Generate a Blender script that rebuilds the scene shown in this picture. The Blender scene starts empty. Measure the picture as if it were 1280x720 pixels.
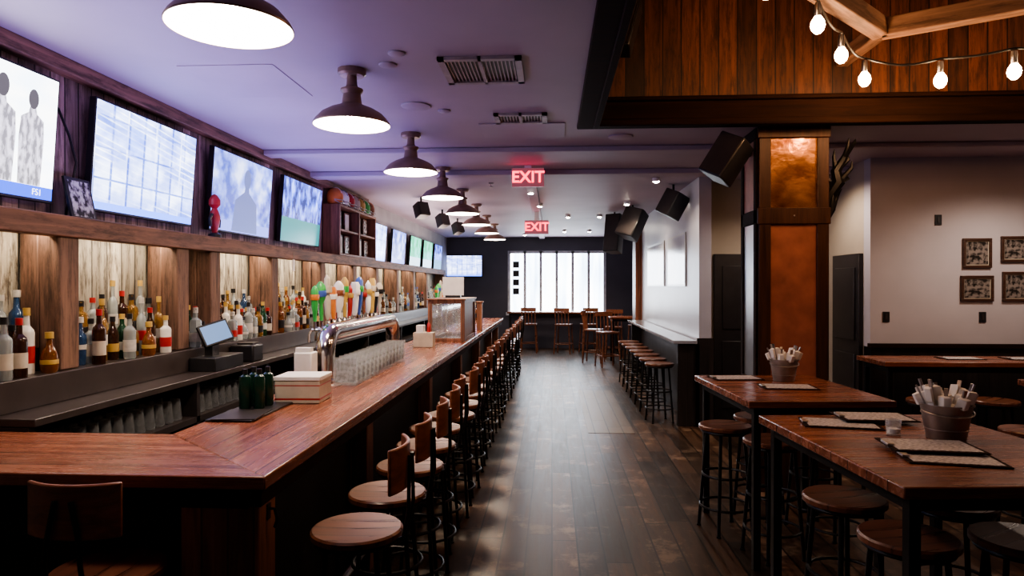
import bpy, bmesh, math, random
from mathutils import Vector, Matrix, Euler
random.seed(7)
SC=bpy.context.scene
COL=SC.collection
H=3.1
# ------------------------------------------------------------------ mesh helper
class B:
    def __init__(s): s.bm=bmesh.new()
    def _face(s,vs):
        try: s.bm.faces.new(vs)
        except ValueError: pass
    def box(s,x0,x1,y0,y1,z0,z1,M=None):
        co=[(x0,y0,z0),(x1,y0,z0),(x1,y1,z0),(x0,y1,z0),(x0,y0,z1),(x1,y0,z1),(x1,y1,z1),(x0,y1,z1)]
        v=[s.bm.verts.new((M@Vector(c)) if M else c) for c in co]
        for f in ((3,2,1,0),(4,5,6,7),(0,1,5,4),(1,2,6,5),(2,3,7,6),(3,0,4,7)): s._face([v[i] for i in f])
        return s
    def prism(s,poly,z0,z1,M=None):
        a=[s.bm.verts.new((M@Vector((x,y,z0))) if M else (x,y,z0)) for x,y in poly]
        b=[s.bm.verts.new((M@Vector((x,y,z1))) if M else (x,y,z1)) for x,y in poly]
        s._face(a[::-1]); s._face(b); n=len(poly)
        for i in range(n): s._face([a[i],a[(i+1)%n],b[(i+1)%n],b[i]])
        return s
    def lathe(s,prof,seg=24,M=None,sq=None):
        rings=[]
        for r,z in prof:
            if r<1e-5:
                c=Vector((0,0,z)); rings.append([s.bm.verts.new(M@c if M else c)])
            else:
                ring=[]
                for i in range(seg):
                    a=2*math.pi*i/seg; rr=r
                    if sq: rr=r/ (abs(math.cos(a))**sq+abs(math.sin(a))**sq)**(1/sq)
                    c=Vector((rr*math.cos(a),rr*math.sin(a),z)); ring.append(s.bm.verts.new(M@c if M else c))
                rings.append(ring)
        for a,b in zip(rings,rings[1:]):
            if len(a)==1 and len(b)==1: continue
            for i in range(seg):
                j=(i+1)%seg
                if len(a)==1: s._face([a[0],b[j],b[i]])
                elif len(b)==1: s._face([a[i],a[j],b[0]])
                else: s._face([a[i],a[j],b[j],b[i]])
        return s
    def tube(s,pts,r,seg=8,closed=False):
        pts=[Vector(p) for p in pts]; n=len(pts); rings=[]
        rr=r if isinstance(r,(list,tuple)) else [r]*n
        up=None
        for i,p in enumerate(pts):
            if closed: t=(pts[(i+1)%n]-pts[i-1]).normalized()
            elif i==0: t=(pts[1]-p).normalized()
            elif i==n-1: t=(p-pts[i-1]).normalized()
            else: t=(pts[i+1]-pts[i-1]).normalized()
            if up is None: up=Vector((0,0,1)) if abs(t.z)<.9 else Vector((1,0,0))
            u=(up-t*up.dot(t)).normalized(); w=t.cross(u); up=u
            rings.append([s.bm.verts.new(p+(u*math.cos(2*math.pi*k/seg)+w*math.sin(2*math.pi*k/seg))*rr[i]) for k in range(seg)])
        m=n if closed else n-1
        for i in range(m):
            a=rings[i]; b=rings[(i+1)%n]
            for k in range(seg): s._face([a[k],a[(k+1)%seg],b[(k+1)%seg],b[k]])
        if not closed: s._face(rings[0][::-1]); s._face(rings[-1])
        return s
    def ring(s,c,R,r,seg=28,ts=8,axis='Z'):
        pts=[]
        for i in range(seg):
            a=2*math.pi*i/seg; x,y=R*math.cos(a),R*math.sin(a)
            pts.append((c[0]+x,c[1]+y,c[2]) if axis=='Z' else ((c[0],c[1]+x,c[2]+y) if axis=='X' else (c[0]+x,c[1],c[2]+y)))
        return s.tube(pts,r,ts,True)
    def sph(s,c,r,sc=(1,1,1),seg=16,cut=9):
        M=Matrix.Translation(c)@Matrix.Diagonal((sc[0],sc[1],sc[2],1))
        prof=[(r*math.sin(math.pi*i/8) if 0<i<8 else 0,-r*math.cos(math.pi*i/8)) for i in range(9)][-cut:]
        return s.lathe(prof,seg,M)
    def mesh(s,name,mat=None,ang=35):
        bmesh.ops.recalc_face_normals(s.bm,faces=s.bm.faces)
        me=bpy.data.meshes.new(name); s.bm.to_mesh(me); s.bm.free()
        for p in me.polygons: p.use_smooth=True
        try: me.set_sharp_from_angle(angle=math.radians(ang))
        except Exception: pass
        if mat: me.materials.append(mat)
        return me
KIDS={}
def _mk(name,b,mat,bev=0):
    o=bpy.data.objects.new(name,b.mesh(name,mat)); COL.objects.link(o)
    if bev:
        m=o.modifiers.new('bevel','BEVEL'); m.width=bev; m.segments=2; m.limit_method='ANGLE'; m.angle_limit=math.radians(50)
    return o
def part(par,name,b,mat,label=None,bev=0,loc=None,rot=None):
    o=_mk(name,b,mat,bev); o.parent=par; KIDS.setdefault(par.name,[]).append(o)
    if loc: o.location=loc
    if rot: o.rotation_euler=rot
    if label: o['label']=label
    return o
def meta(o,label,cat,group=None):
    o['label']=label; o['category']=cat
    if group: o['group']=group
def root(name,label,cat,loc=(0,0,0),rz=0,group=None,rot=None):
    o=bpy.data.objects.new(name,None); COL.objects.link(o); o.empty_display_size=.1
    o.location=loc; o.rotation_euler=rot if rot else (0,0,rz); meta(o,label,cat,group); return o
def solo(name,b,mat,label,cat,loc=(0,0,0),rz=0,group=None,bev=0,rot=None):
    o=_mk(name,b,mat,bev); o.location=loc; o.rotation_euler=rot if rot else (0,0,rz); meta(o,label,cat,group); return o
def struct(name,b,mat,label,cat,bev=0):
    o=_mk(name,b,mat,bev); o['kind']='structure'; meta(o,label,cat); return o
def dup(rt,loc,rz=None,label=None,rot=None):
    def cp(o,par):
        n=o.copy(); COL.objects.link(n)
        if par is not None: n.parent=par
        for k in KIDS.get(o.name,[]):
            c=cp(k,n); KIDS.setdefault(n.name,[]).append(c)
        return n
    n=cp(rt,None); n.location=loc
    if rot: n.rotation_euler=rot
    elif rz is not None: n.rotation_euler=(0,0,rz)
    if label: n['label']=label
    return n
def text_mesh(par,name,txt,size,mat,loc,rot,ext=.002,label=None,bold=0):
    cu=bpy.data.curves.new(name,'FONT'); cu.body=txt; cu.size=size; cu.extrude=ext; cu.align_x='CENTER'; cu.align_y='CENTER'; cu.offset=bold
    t=bpy.data.objects.new('tmp',cu); COL.objects.link(t); bpy.context.view_layer.update()
    me=bpy.data.meshes.new_from_object(t.evaluated_get(bpy.context.evaluated_depsgraph_get()))
    bpy.data.objects.remove(t); me.materials.clear(); me.materials.append(mat)
    o=bpy.data.objects.new(name,me); COL.objects.link(o); o.parent=par; o.location=loc; o.rotation_euler=rot
    KIDS.setdefault(par.name,[]).append(o)
    if label: o['label']=label
    return o
# ------------------------------------------------------------------ materials
def base(name):
    m=bpy.data.materials.new(name); m.use_nodes=True; nt=m.node_tree
    return m,nt,nt.nodes['Principled BSDF']
def N(nt,t,**k):
    n=nt.nodes.new(t)
    for a,b in k.items(): setattr(n,a,b)
    return n
def mth(nt,op,a,b=None):
    n=N(nt,'ShaderNodeMath',operation=op)
    for i,x in enumerate((a,b)):
        if x is None: continue
        if isinstance(x,(int,float)): n.inputs[i].default_value=x
        else: nt.links.new(x,n.inputs[i])
    return n.outputs[0]
def rampn(nt,fac,stops):
    r=N(nt,'ShaderNodeValToRGB'); e=r.color_ramp.elements
    while len(e)<len(stops): e.new(.5)
    for x,(p,c) in zip(e,stops): x.position=p; x.color=(*c,1)
    nt.links.new(fac,r.inputs[0]); return r.outputs[0]
def plain(name,c,rough=.5,metal=0,var=.12,scale=8,em=None,es=0,trans=0,alpha=1,spec=None,bump=0):
    m,nt,bs=base(name); tc=N(nt,'ShaderNodeTexCoord'); no=N(nt,'ShaderNodeTexNoise')
    no.inputs['Scale'].default_value=scale; no.inputs['Detail'].default_value=4
    nt.links.new(tc.outputs['Object'],no.inputs['Vector'])
    lo=tuple(x*(1-var*2) for x in c); hi=tuple(min(1,x*(1+var*2)) for x in c)
    nt.links.new(rampn(nt,no.outputs['Fac'],[(.25,lo),(.75,hi)]),bs.inputs['Base Color'])
    bs.inputs['Roughness'].default_value=rough; bs.inputs['Metallic'].default_value=metal
    bs.inputs['Transmission Weight'].default_value=trans; bs.inputs['Alpha'].default_value=alpha
    if spec is not None: bs.inputs['Specular IOR Level'].default_value=spec
    if em: bs.inputs['Emission Color'].default_value=(*em,1); bs.inputs['Emission Strength'].default_value=es
    if bump:
        bp=N(nt,'ShaderNodeBump'); bp.inputs['Strength'].default_value=bump; bp.inputs['Distance'].default_value=.01
        nt.links.new(no.outputs['Fac'],bp.inputs['Height']); nt.links.new(bp.outputs[0],bs.inputs['Normal'])
    return m
def wood(name,dark,light,grain='Y',plank=None,pax='X',rough=.4,seg=None,seam=.2,tone=(.6,1.3),gs=1.,spec=.5,worn=0,wornc=None,wscale=5,streak=0,bump=.25,seamw=.0036):
    m,nt,bs=base(name); L=nt.links
    tc=N(nt,'ShaderNodeTexCoord'); co=tc.outputs['Object']
    sp=N(nt,'ShaderNodeSeparateXYZ'); L.new(co,sp.inputs[0])
    vec=co; tonev=None
    if plank:
        v=mth(nt,'DIVIDE',sp.outputs[pax],plank); fl=mth(nt,'FLOOR',v); fr=mth(nt,'FRACT',v)
        wn=N(nt,'ShaderNodeTexWhiteNoise',noise_dimensions='1D'); L.new(fl,wn.inputs['W'])
        if seg:
            l=mth(nt,'ADD',mth(nt,'DIVIDE',sp.outputs[grain],seg),mth(nt,'MULTIPLY',wn.outputs['Value'],7.3))
            fl2=mth(nt,'FLOOR',l); fr2=mth(nt,'FRACT',l)
        else: fl2=mth(nt,'MULTIPLY',fl,0.0); fr2=None
        cb=N(nt,'ShaderNodeCombineXYZ'); L.new(fl,cb.inputs[0]); L.new(fl2,cb.inputs[1])
        w2=N(nt,'ShaderNodeTexWhiteNoise',noise_dimensions='3D'); L.new(cb.outputs[0],w2.inputs['Vector'])
        tonev=mth(nt,'ADD',mth(nt,'MULTIPLY',w2.outputs['Value'],tone[1]-tone[0]),tone[0])
        s=mth(nt,'GREATER_THAN',mth(nt,'ABSOLUTE',mth(nt,'SUBTRACT',fr,.5)),.5-seamw/plank)
        if fr2 is not None:
            s2=mth(nt,'GREATER_THAN',mth(nt,'ABSOLUTE',mth(nt,'SUBTRACT',fr2,.5)),.5-seamw/seg)
            s=mth(nt,'MAXIMUM',s,s2)
        keep=mth(nt,'SUBTRACT',1.0,mth(nt,'MULTIPLY',s,1-seam))
        tonev=mth(nt,'MULTIPLY',tonev,keep)
        va=N(nt,'ShaderNodeVectorMath',operation='MULTIPLY_ADD'); L.new(cb.outputs[0],va.inputs[0]); va.inputs[1].default_value=(3.7,5.3,1.9); L.new(co,va.inputs[2]); vec=va.outputs[0]
    mp=N(nt,'ShaderNodeMapping'); sc={'X':14,'Y':14,'Z':14}; sc[grain]=.9
    mp.inputs['Scale'].default_value=(sc['X']*gs,sc['Y']*gs,sc['Z']*gs); L.new(vec,mp.inputs['Vector'])
    no=N(nt,'ShaderNodeTexNoise'); no.inputs['Scale'].default_value=1.6; no.inputs['Detail'].default_value=7; no.inputs['Roughness'].default_value=.65; no.inputs['Distortion'].default_value=.7
    L.new(mp.outputs[0],no.inputs['Vector'])
    col=rampn(nt,no.outputs['Fac'],[(.3,dark),(.7,light)])
    if streak:
        n4=N(nt,'ShaderNodeTexNoise'); n4.inputs['Scale'].default_value=1; n4.inputs['Detail'].default_value=6; n4.inputs['Roughness'].default_value=.75
        m4=N(nt,'ShaderNodeMapping'); s4={'X':20,'Y':20,'Z':20}; s4[grain]=3; m4.inputs['Scale'].default_value=(s4['X'],s4['Y'],s4['Z']); L.new(vec,m4.inputs['Vector']); L.new(m4.outputs[0],n4.inputs['Vector'])
        mx=N(nt,'ShaderNodeMixRGB',blend_type='MULTIPLY'); mx.inputs[0].default_value=streak; L.new(col,mx.inputs[1]); L.new(rampn(nt,n4.outputs['Fac'],[(.38,(.12,.09,.07)),(.52,(1,1,1))]),mx.inputs[2]); col=mx.outputs[0]
    if worn:
        n3=N(nt,'ShaderNodeTexNoise'); n3.inputs['Scale'].default_value=wscale; n3.inputs['Detail'].default_value=9; n3.inputs['Roughness'].default_value=.7; L.new(co,n3.inputs['Vector'])
        mx=N(nt,'ShaderNodeMixRGB'); L.new(rampn(nt,n3.outputs['Fac'],[(.54,(0,0,0)),(.62,(worn,)*3)]),mx.inputs[0]); L.new(col,mx.inputs[1]); wc=wornc or tuple(x*2.2 for x in light); mx.inputs[2].default_value=(*wc,1); col=mx.outputs[0]
    if tonev is not None:
        vm=N(nt,'ShaderNodeVectorMath',operation='SCALE'); L.new(col,vm.inputs[0]); L.new(tonev,vm.inputs['Scale']); col=vm.outputs[0]
    L.new(col,bs.inputs['Base Color'])
    L.new(mth(nt,'ADD',mth(nt,'MULTIPLY',no.outputs['Fac'],.25),rough-.12),bs.inputs['Roughness'])
    bs.inputs['Specular IOR Level'].default_value=spec
    bp=N(nt,'ShaderNodeBump'); bp.inputs['Strength'].default_value=bump; bp.inputs['Distance'].default_value=.004
    hgt=no.outputs['Fac'] if tonev is None else mth(nt,'ADD',no.outputs['Fac'],keep)
    L.new(hgt,bp.inputs['Height']); L.new(bp.outputs[0],bs.inputs['Normal'])
    return m
def emis(name,c,s):
    m,nt,bs=base(name); bs.inputs['Base Color'].default_value=(0,0,0,1); bs.inputs['Emission Color'].default_value=(*c,1); bs.inputs['Emission Strength'].default_value=s; bs.inputs['Roughness'].default_value=.3
    return m
def screen(name,kind,s):
    m,nt,bs=base(name); L=nt.links
    tc=N(nt,'ShaderNodeTexCoord'); sp=N(nt,'ShaderNodeSeparateXYZ'); L.new(tc.outputs['Generated'],sp.inputs[0])
    z=sp.outputs['Z']; y=sp.outputs['Y']
    no=N(nt,'ShaderNodeTexNoise'); no.inputs['Detail'].default_value=5
    mp=N(nt,'ShaderNodeMapping'); L.new(tc.outputs['Generated'],mp.inputs['Vector']); L.new(mp.outputs[0],no.inputs['Vector'])
    if kind=='white':
        mp.inputs['Scale'].default_value=(1,2,3); no.inputs['Scale'].default_value=2
        c1=rampn(nt,no.outputs['Fac'],[(.3,(.75,.85,1)),(.6,(1,1,1))])
        low=(.02,.06,.5)
        f=mth(nt,'LESS_THAN',z,.1)
    elif kind=='build':
        mp.inputs['Scale'].default_value=(1,2,4); no.inputs['Scale'].default_value=1.3
        z2=mth(nt,'ADD',z,mth(nt,'MULTIPLY',y,.22))
        def grid(sc,w,h,a,b2,mo,ms,zz):
            br=N(nt,'ShaderNodeTexBrick'); br.offset=0.0; br.inputs['Scale'].default_value=sc; br.inputs['Mortar Size'].default_value=ms; br.inputs['Brick Width'].default_value=w; br.inputs['Row Height'].default_value=h
            br.inputs['Color1'].default_value=(*a,1); br.inputs['Color2'].default_value=(*b2,1); br.inputs['Mortar'].default_value=(*mo,1)
            cb=N(nt,'ShaderNodeCombineXYZ'); L.new(y,cb.inputs[0]); L.new(zz,cb.inputs[1]); L.new(cb.outputs[0],br.inputs['Vector']); return br.outputs[0]
        g1=grid(3.1,.45,.9,(.75,.82,1),(.2,.32,.85),(.06,.12,.45),.03,z); g2=grid(4,1.1,.25,(.45,.55,1),(.12,.2,.6),(.85,.9,1),.03,z2)
        mx=N(nt,'ShaderNodeMixRGB',blend_type='MIX'); L.new(rampn(nt,no.outputs['Fac'],[(.44,(.15,.15,.15)),(.56,(.85,.85,.85))]),mx.inputs[0]); L.new(g1,mx.inputs[1]); L.new(g2,mx.inputs[2])
        n2=N(nt,'ShaderNodeTexNoise'); n2.inputs['Scale'].default_value=5; n2.inputs['Detail'].default_value=6; L.new(tc.outputs['Generated'],n2.inputs['Vector'])
        my=N(nt,'ShaderNodeMixRGB',blend_type='MULTIPLY'); my.inputs[0].default_value=.8; L.new(mx.outputs[0],my.inputs[1]); L.new(rampn(nt,n2.outputs['Fac'],[(.4,(.3,.38,.7)),(.6,(1,1,1))]),my.inputs[2])
        c1=my.outputs[0]; low=(.1,.2,.8); f=mth(nt,'LESS_THAN',z,.07)
    elif kind=='blue':
        mp.inputs['Scale'].default_value=(1,4,2.5); no.inputs['Scale'].default_value=1.5
        c1=rampn(nt,no.outputs['Fac'],[(.35,(.06,.09,.4)),(.5,(.22,.30,.85)),(.65,(.6,.68,1))]); low=(.2,.25,.75); f=mth(nt,'LESS_THAN',z,.14)
    elif kind=='green':
        mp.inputs['Scale'].default_value=(1,4,2.5); no.inputs['Scale'].default_value=1.5
        c1=rampn(nt,no.outputs['Fac'],[(.4,(.05,.5,.25)),(.6,(.2,.8,.6))]); low=(.6,.8,.9); f=mth(nt,'LESS_THAN',z,.3)
    else:
        mp.inputs['Scale'].default_value=(1,6,2); no.inputs['Scale'].default_value=2
        c1=rampn(nt,no.outputs['Fac'],[(.42,(.02,.03,.14)),(.55,(.09,.15,.7)),(.68,(.3,.4,1))]); low=(.02,.13,.14); f=mth(nt,'LESS_THAN',z,.38)
    mx=N(nt,'ShaderNodeMixRGB'); L.new(f,mx.inputs[0]); L.new(c1,mx.inputs[1]); mx.inputs[2].default_value=(*low,1)
    L.new(mx.outputs[0],bs.inputs['Emission Color']); bs.inputs['Emission Strength'].default_value=s
    bs.inputs['Base Color'].default_value=(.01,.01,.012,1); bs.inputs['Roughness'].default_value=.2
    return m

m_floor=wood('floor_planks',(.016,.008,.005),(.062,.033,.019),'Y',.17,'X',.36,1.7,.05,(.35,1.7),worn=.7,wornc=(.14,.09,.06),wscale=3.2,seamw=.006,streak=.4,spec=.3)
m_patch=wood('floor_patch',(.055,.036,.025),(.11,.078,.056),'Y',.17,'X',.4,1.7,.1,(.8,1.3),seamw=.006)
m_ceil=plain('ceiling_paint',(.42,.35,.42),.6,0,.05,1.2,bump=.05)
m_wallplank=wood('weathered_planks',(.20,.12,.10),(.60,.41,.36),'Z',.12,'Y',.65,None,.1,(.5,1.3),streak=.7,seamw=.005)
m_white=wood('whitewashed_boards',(.24,.20,.15),(.66,.61,.50),'Z',.15,'Y',.65,None,.1,(.6,1.15),streak=.95,seamw=.005)
m_ledge=wood('rough_red_timber',(.08,.036,.024),(.33,.165,.11),'Y',None,'X',.6,streak=.65)
m_post=wood('rough_post_timber',(.07,.034,.023),(.24,.13,.085),'Z',None,'X',.65,streak=.65)
m_farwall=plain('grey_wall_paint_far',(.30,.28,.29),.6,0,.1,2)
m_barY=wood('bar_top_planks',(.12,.036,.019),(.33,.12,.062),'Y',.18,'X',.26,None,.25,(.75,1.25),worn=.3,wornc=(.36,.16,.10),wscale=2.5)
m_barX=wood('bar_return_planks',(.12,.036,.019),(.33,.12,.062),'X',.165,'Y',.26,None,.25,(.75,1.25),worn=.3,wornc=(.36,.16,.10),wscale=2.5)
m_barpost=wood('bar_post_wood',(.12,.045,.026),(.32,.14,.08),'Z',.1,'X',.5,None,.4,streak=.3)
m_barpanel=plain('bar_front_black',(.010,.008,.008),.6)
m_seat=wood('stool_seat_wood',(.06,.022,.013),(.19,.072,.040),'X',.09,'Y',.3,None,.5,(.85,1.15))
m_seatback=wood('stool_back_wood',(.11,.036,.019),(.30,.11,.058),'Y',None,'X',.35)
m_table=wood('table_top_wood',(.095,.031,.018),(.28,.10,.055),'X',.14,'Y',.26,None,.3,(.75,1.25),worn=.25,wornc=(.3,.13,.08),wscale=3)
m_black=plain('black_metal',(.018,.017,.018),.4,.6)
m_blackp=plain('black_plastic',(.015,.015,.017),.35)
m_darkcab=plain('dark_cabinet',(.03,.024,.024),.4)
m_darkshelf=plain('dark_counter',(.045,.036,.034),.3)
m_grey=plain('grey_wall_paint',(.42,.39,.42),.6,0,.04,2)
m_part=plain('partition_paint',(.40,.39,.44),.35,0,.04,2)
m_beige=plain('beige_wall_paint',(.38,.32,.25),.6,0,.05,2)
m_wains=wood('dark_wainscot',(.010,.008,.008),(.028,.02,.018),'Z',.12,'X',.4,None,.4)
m_navy=plain('navy_wall_paint',(.06,.06,.085),.5,0,.08,2)
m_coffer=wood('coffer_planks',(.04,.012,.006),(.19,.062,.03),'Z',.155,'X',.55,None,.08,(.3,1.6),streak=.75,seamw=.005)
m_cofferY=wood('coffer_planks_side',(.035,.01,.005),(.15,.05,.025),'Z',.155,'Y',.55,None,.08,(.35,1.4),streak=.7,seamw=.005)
m_beam=wood('timber_beam',(.13,.066,.042),(.33,.19,.13),'X',None,'X',.6,streak=.5)
m_trim=wood('dark_stained_trim',(.010,.005,.004),(.03,.013,.009),'X',None,'X',.75,spec=.08,bump=.1)
m_colwood=wood('column_wood',(.022,.010,.007),(.085,.036,.022),'Z',None,'X',.4,spec=.35)
m_brown=wood('brown_frame_wood',(.025,.011,.007),(.08,.036,.022),'X',None,'X',.4)
m_copper=plain('polished_copper',(.85,.30,.14),.22,.9,.35,5,bump=1)
m_copperd=plain('aged_copper',(.34,.125,.085),.5,.15,.14,7,bump=.3)
m_chrome=plain('chrome',(.7,.66,.62),.14,1,.03)
m_steel=plain('brushed_steel',(.45,.43,.42),.35,1,.05)
m_bronze=plain('vent_bronze',(.36,.30,.30),.5,.0)
m_slot=plain('vent_slot',(.05,.04,.04),.5)
m_shade=plain('pendant_bronze',(.28,.18,.14),.38,.4)
m_liner=plain('pendant_white_enamel_glow',(.9,.88,.85),.35,0,.02,em=(1,.90,.78),es=8)  # emission puts the bulb's light on the enamel into the material itself
m_bulb=emis('warm_bulb',(1,.86,.7),60)
m_edison=emis('string_bulb_glow',(1,.66,.36),45)
m_spot=emis('downlight_glow',(1,.88,.72),150)
m_whitep=plain('white_paper',(.78,.76,.74),.6,0,.04)
m_label=plain('bottle_label_paper',(.50,.48,.44),.6,0,.1,30)
m_cream=plain('cream_card',(.52,.46,.37),.6,0,.08,12)
m_red=plain('red_plastic',(.38,.03,.03),.35)
m_greenp=plain('green_plastic',(.05,.36,.08),.35)
m_bluep=plain('blue_plastic',(.05,.1,.36),.35)
m_yel=plain('yellow_enamel',(.5,.33,.09),.35)
m_orange=plain('orange_enamel',(.6,.2,.05),.35)
m_galv=plain('galvanised_steel',(.30,.25,.23),.42,.75,.15,12)
m_glass=plain('clear_glass',(.85,.9,.92),.08,0,.02,trans=.75,alpha=.5)
def photo(name,sc=3,dark=.03,hi=.6,tint=(1,1,1)):
    m,nt,bs=base(name); tc=N(nt,'ShaderNodeTexCoord'); no=N(nt,'ShaderNodeTexNoise'); no.inputs['Scale'].default_value=sc; no.inputs['Detail'].default_value=6
    nt.links.new(tc.outputs['Generated'],no.inputs['Vector']); nt.links.new(rampn(nt,no.outputs['Fac'],[(.42,tuple(dark*t for t in tint)),(.58,tuple(hi*t for t in tint))]),bs.inputs['Base Color']); bs.inputs['Roughness'].default_value=.25; return m
m_photo=photo('old_photo_print',5)
m_exit=emis('exit_red_glow',(1,.012,.05),6)
m_exith=plain('exit_housing',(.16,.05,.07),.4,0,.03,em=(.9,.25,.32),es=.22)

# ------------------------------------------------------------------ room shell
XL,XR,Y0,YF=-2.95,6.6,-1.8,19.0
struct('floor',B().box(XL-.2,XR+.2,Y0-.2,YF+.2,-.12,0),m_floor,'dark worn wooden plank floor','floor')
struct('floor_patch',B().box(.43,.98,8.1,11.4,0,.003),m_patch,'paler repaired section of plank floor','floor')
cx0,cx1,cy0,cy1=.36,5.6,.3,5.8
c=B()
c.box(XL-.2,cx0,Y0-.2,YF+.2,H,H+.15); c.box(cx1,XR+.2,Y0-.2,YF+.2,H,H+.15)
c.box(cx0,cx1,Y0-.2,cy0,H,H+.15); c.box(cx0,cx1,cy1,YF+.2,H,H+.15)
struct('ceiling',c,m_ceil,'painted plaster ceiling with a large raised opening','ceiling')
struct('ceiling.001',B().box(cx0-.15,cx1+.15,cy0-.15,cy1+.15,5.0,5.1),m_cofferY,'dark wooden roof of the raised ceiling well','ceiling')
struct('wall_well_back',B().box(cx0-.12,cx1+.12,cy1,cy1+.12,H+.15,5.0),m_coffer,'reddish reclaimed plank wall inside the ceiling well','wall')
struct('wall_well_left',B().box(cx0-.12,cx0,cy0,cy1,H+.15,5.0),m_cofferY,'reddish plank side of the ceiling well','wall')
struct('wall_well_right',B().box(cx1,cx1+.12,cy0,cy1,H+.15,5.0),m_cofferY,'reddish plank side of the ceiling well','wall')
struct('wall_well_front',B().box(cx0-.12,cx1+.12,cy0-.12,cy0,H+.15,5.0),m_coffer,'reddish plank front of the ceiling well','wall')
t=B(); t.box(cx0-.15,cx0+.0,cy0-.1,cy1-.12,H-.03,H-.001); t.box(cx0-.02,cx0+.03,cy0,cy1-.12,H-.045,H+.22)
struct('trim_1',t,m_trim,'dark stained moulding along the ceiling opening','trim',bev=.006)
t=B(); t.box(cx0-.15,cx1,cy1-.14,cy1-.02,H-.03,H+.03); t.box(cx0-.02,cx1,cy1-.10,cy1,H+.03,H+.18); t.box(cx0-.04,cx1,cy1-.13,cy1,H+.18,H+.215)
struct('trim_2',t,m_trim,'dark stained stepped moulding along the ceiling opening','trim',bev=.008)
struct('trim_3',B().box(XL,XR,6.6,6.8,H-.05,H-.001),m_ceil,'shallow painted ceiling beam','trim',bev=.01)
struct('trim_4',B().box(XL,XR,7.9,8.15,H-.06,H-.001),m_ceil,'shallow painted ceiling beam','trim',bev=.01)
struct('trim_5',B().box(-.35,-.2,8.15,YF,H-.05,H-.001),m_ceil,'shallow painted ceiling beam','trim',bev=.01)
struct('wall_left',B().box(XL-.2,XL,Y0-.2,YF+.2,0,2.1),m_white,'whitewashed vertical board wall behind the bottles','wall')
struct('wall_left_upper',B().box(XL-.2,XL,Y0-.2,10.5,2.1,H),m_wallplank,'weathered brown vertical plank wall','wall')
struct('wall_left_far',B().box(XL-.2,XL,10.5,YF+.2,2.1,H),m_farwall,'grey painted wall above the far bar','wall')
struct('trim_6',B().box(XL,XL+.09,Y0,10.5,H-.09,H-.001),m_ledge,'rough timber strip at the top of the plank wall','trim',bev=.006)
wx0,wx1,wz0,wz1=-1.2,1.46,.98,2.72
w=B(); w.box(XL,wx0,YF,YF+.2,0,H); w.box(wx1,3.4,YF,YF+.2,0,H); w.box(wx0,wx1,YF,YF+.2,wz1,H); w.box(wx0,wx1,YF,YF+.2,0,wz0)
struct('wall_back',w,m_navy,'dark navy end wall around the front window','wall')
m_win=plain('window_frame_paint',(.55,.58,.65),.4)
w=B(); n=6
for i in range(n+1):
    x=wx0+(wx1-wx0)*i/n; w.box(x-.035,x+.035,YF-.03,YF+.06,wz0,wz1)
w.box(wx0,wx1,YF-.03,YF+.06,wz1-.07,wz1); w.box(wx0-.08,wx1+.08,YF-.1,YF+.06,wz0-.06,wz0+.02)
struct('window_1',w,m_win,'six-panel street window with pale metal mullions','window')
def outm():
    m,nt,bs=base('bright_street'); tc=N(nt,'ShaderNodeTexCoord'); mp=N(nt,'ShaderNodeMapping'); mp.inputs['Scale'].default_value=(2.2,1,.25)
    no=N(nt,'ShaderNodeTexNoise'); no.inputs['Scale'].default_value=1.6; no.inputs['Detail'].default_value=3
    nt.links.new(tc.outputs['Object'],mp.inputs[0]); nt.links.new(mp.outputs[0],no.inputs['Vector'])
    nt.links.new(rampn(nt,no.outputs['Fac'],[(.35,(.40,.52,.72)),(.5,(.75,.86,1)),(.6,(1,1,1))]),bs.inputs['Emission Color']); bs.inputs['Emission Strength'].default_value=6; bs.inputs['Base Color'].default_value=(0,0,0,1); return m
struct('window_1_street',B().box(wx0-1,wx1+1,YF+.9,YF+.95,.2,3.6),outm(),'overexposed daylight street seen through the window','street view')
w=B()
for z in (1.5,1.75,2.0,2.25): w.box(-1.1,-.92,YF+.065,YF+.075,z,z+.18)
solo('window_decal',w,m_blackp,'dark vertical sign decal on the window glass','sign')
struct('wall_partition',B().box(1.82,1.97,8.55,13.9,0,H),m_part,'pale blue-grey partition wall beside the aisle','wall')
t=B(); t.box(1.79,1.99,8.52,8.549,0,1.1); t.box(1.79,1.819,8.52,13.9,0,1.02)
struct('trim_7',t,m_wains,'dark low panelling on the partition','trim')
struct('wall_rear',B().box(1.97,3.5,8.8,8.95,0,H),m_beige,'beige rear wall','wall')
struct('wall_right_far',B().box(3.2,3.4,8.95,YF+.2,0,H),m_navy,'dark side wall of the far seating area','wall')
struct('wall_corner_side',B().box(3.36,3.5,7.551,8.8,0,H),m_beige,'beige return wall with a dark door','wall')
struct('wall_grey',B().box(3.36,XR,7.4,7.55,1.1,H),m_grey,'plain grey wall with framed photographs','wall')
struct('wall_grey_lower',B().box(3.36,XR,7.37,7.55,0,1.1),m_wains,'dark wooden wainscot','wall')
struct('trim_8',B().box(3.34,XR,7.34,7.42,1.1,1.14),m_trim,'dark chair rail on the wainscot','trim')
struct('wall_right',B().box(XR,XR+.2,Y0-.2,7.6,0,H),m_grey,'grey side wall','wall')
struct('wall_front',B().box(XL-.2,XR+.2,Y0-.2,Y0,0,H),m_grey,'grey wall closing the room','wall')
m_door=plain('dark_door_paint',(.02,.018,.02),.35)
d=B(); d.box(2.05,2.85,8.74,8.8,0,2.15); d.box(2.15,2.75,8.725,8.74,1.2,2.0); d.box(2.15,2.75,8.725,8.74,.2,1.05)
struct('door_1',d,m_door,'dark panelled door in the beige wall','door',bev=.006)
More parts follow.
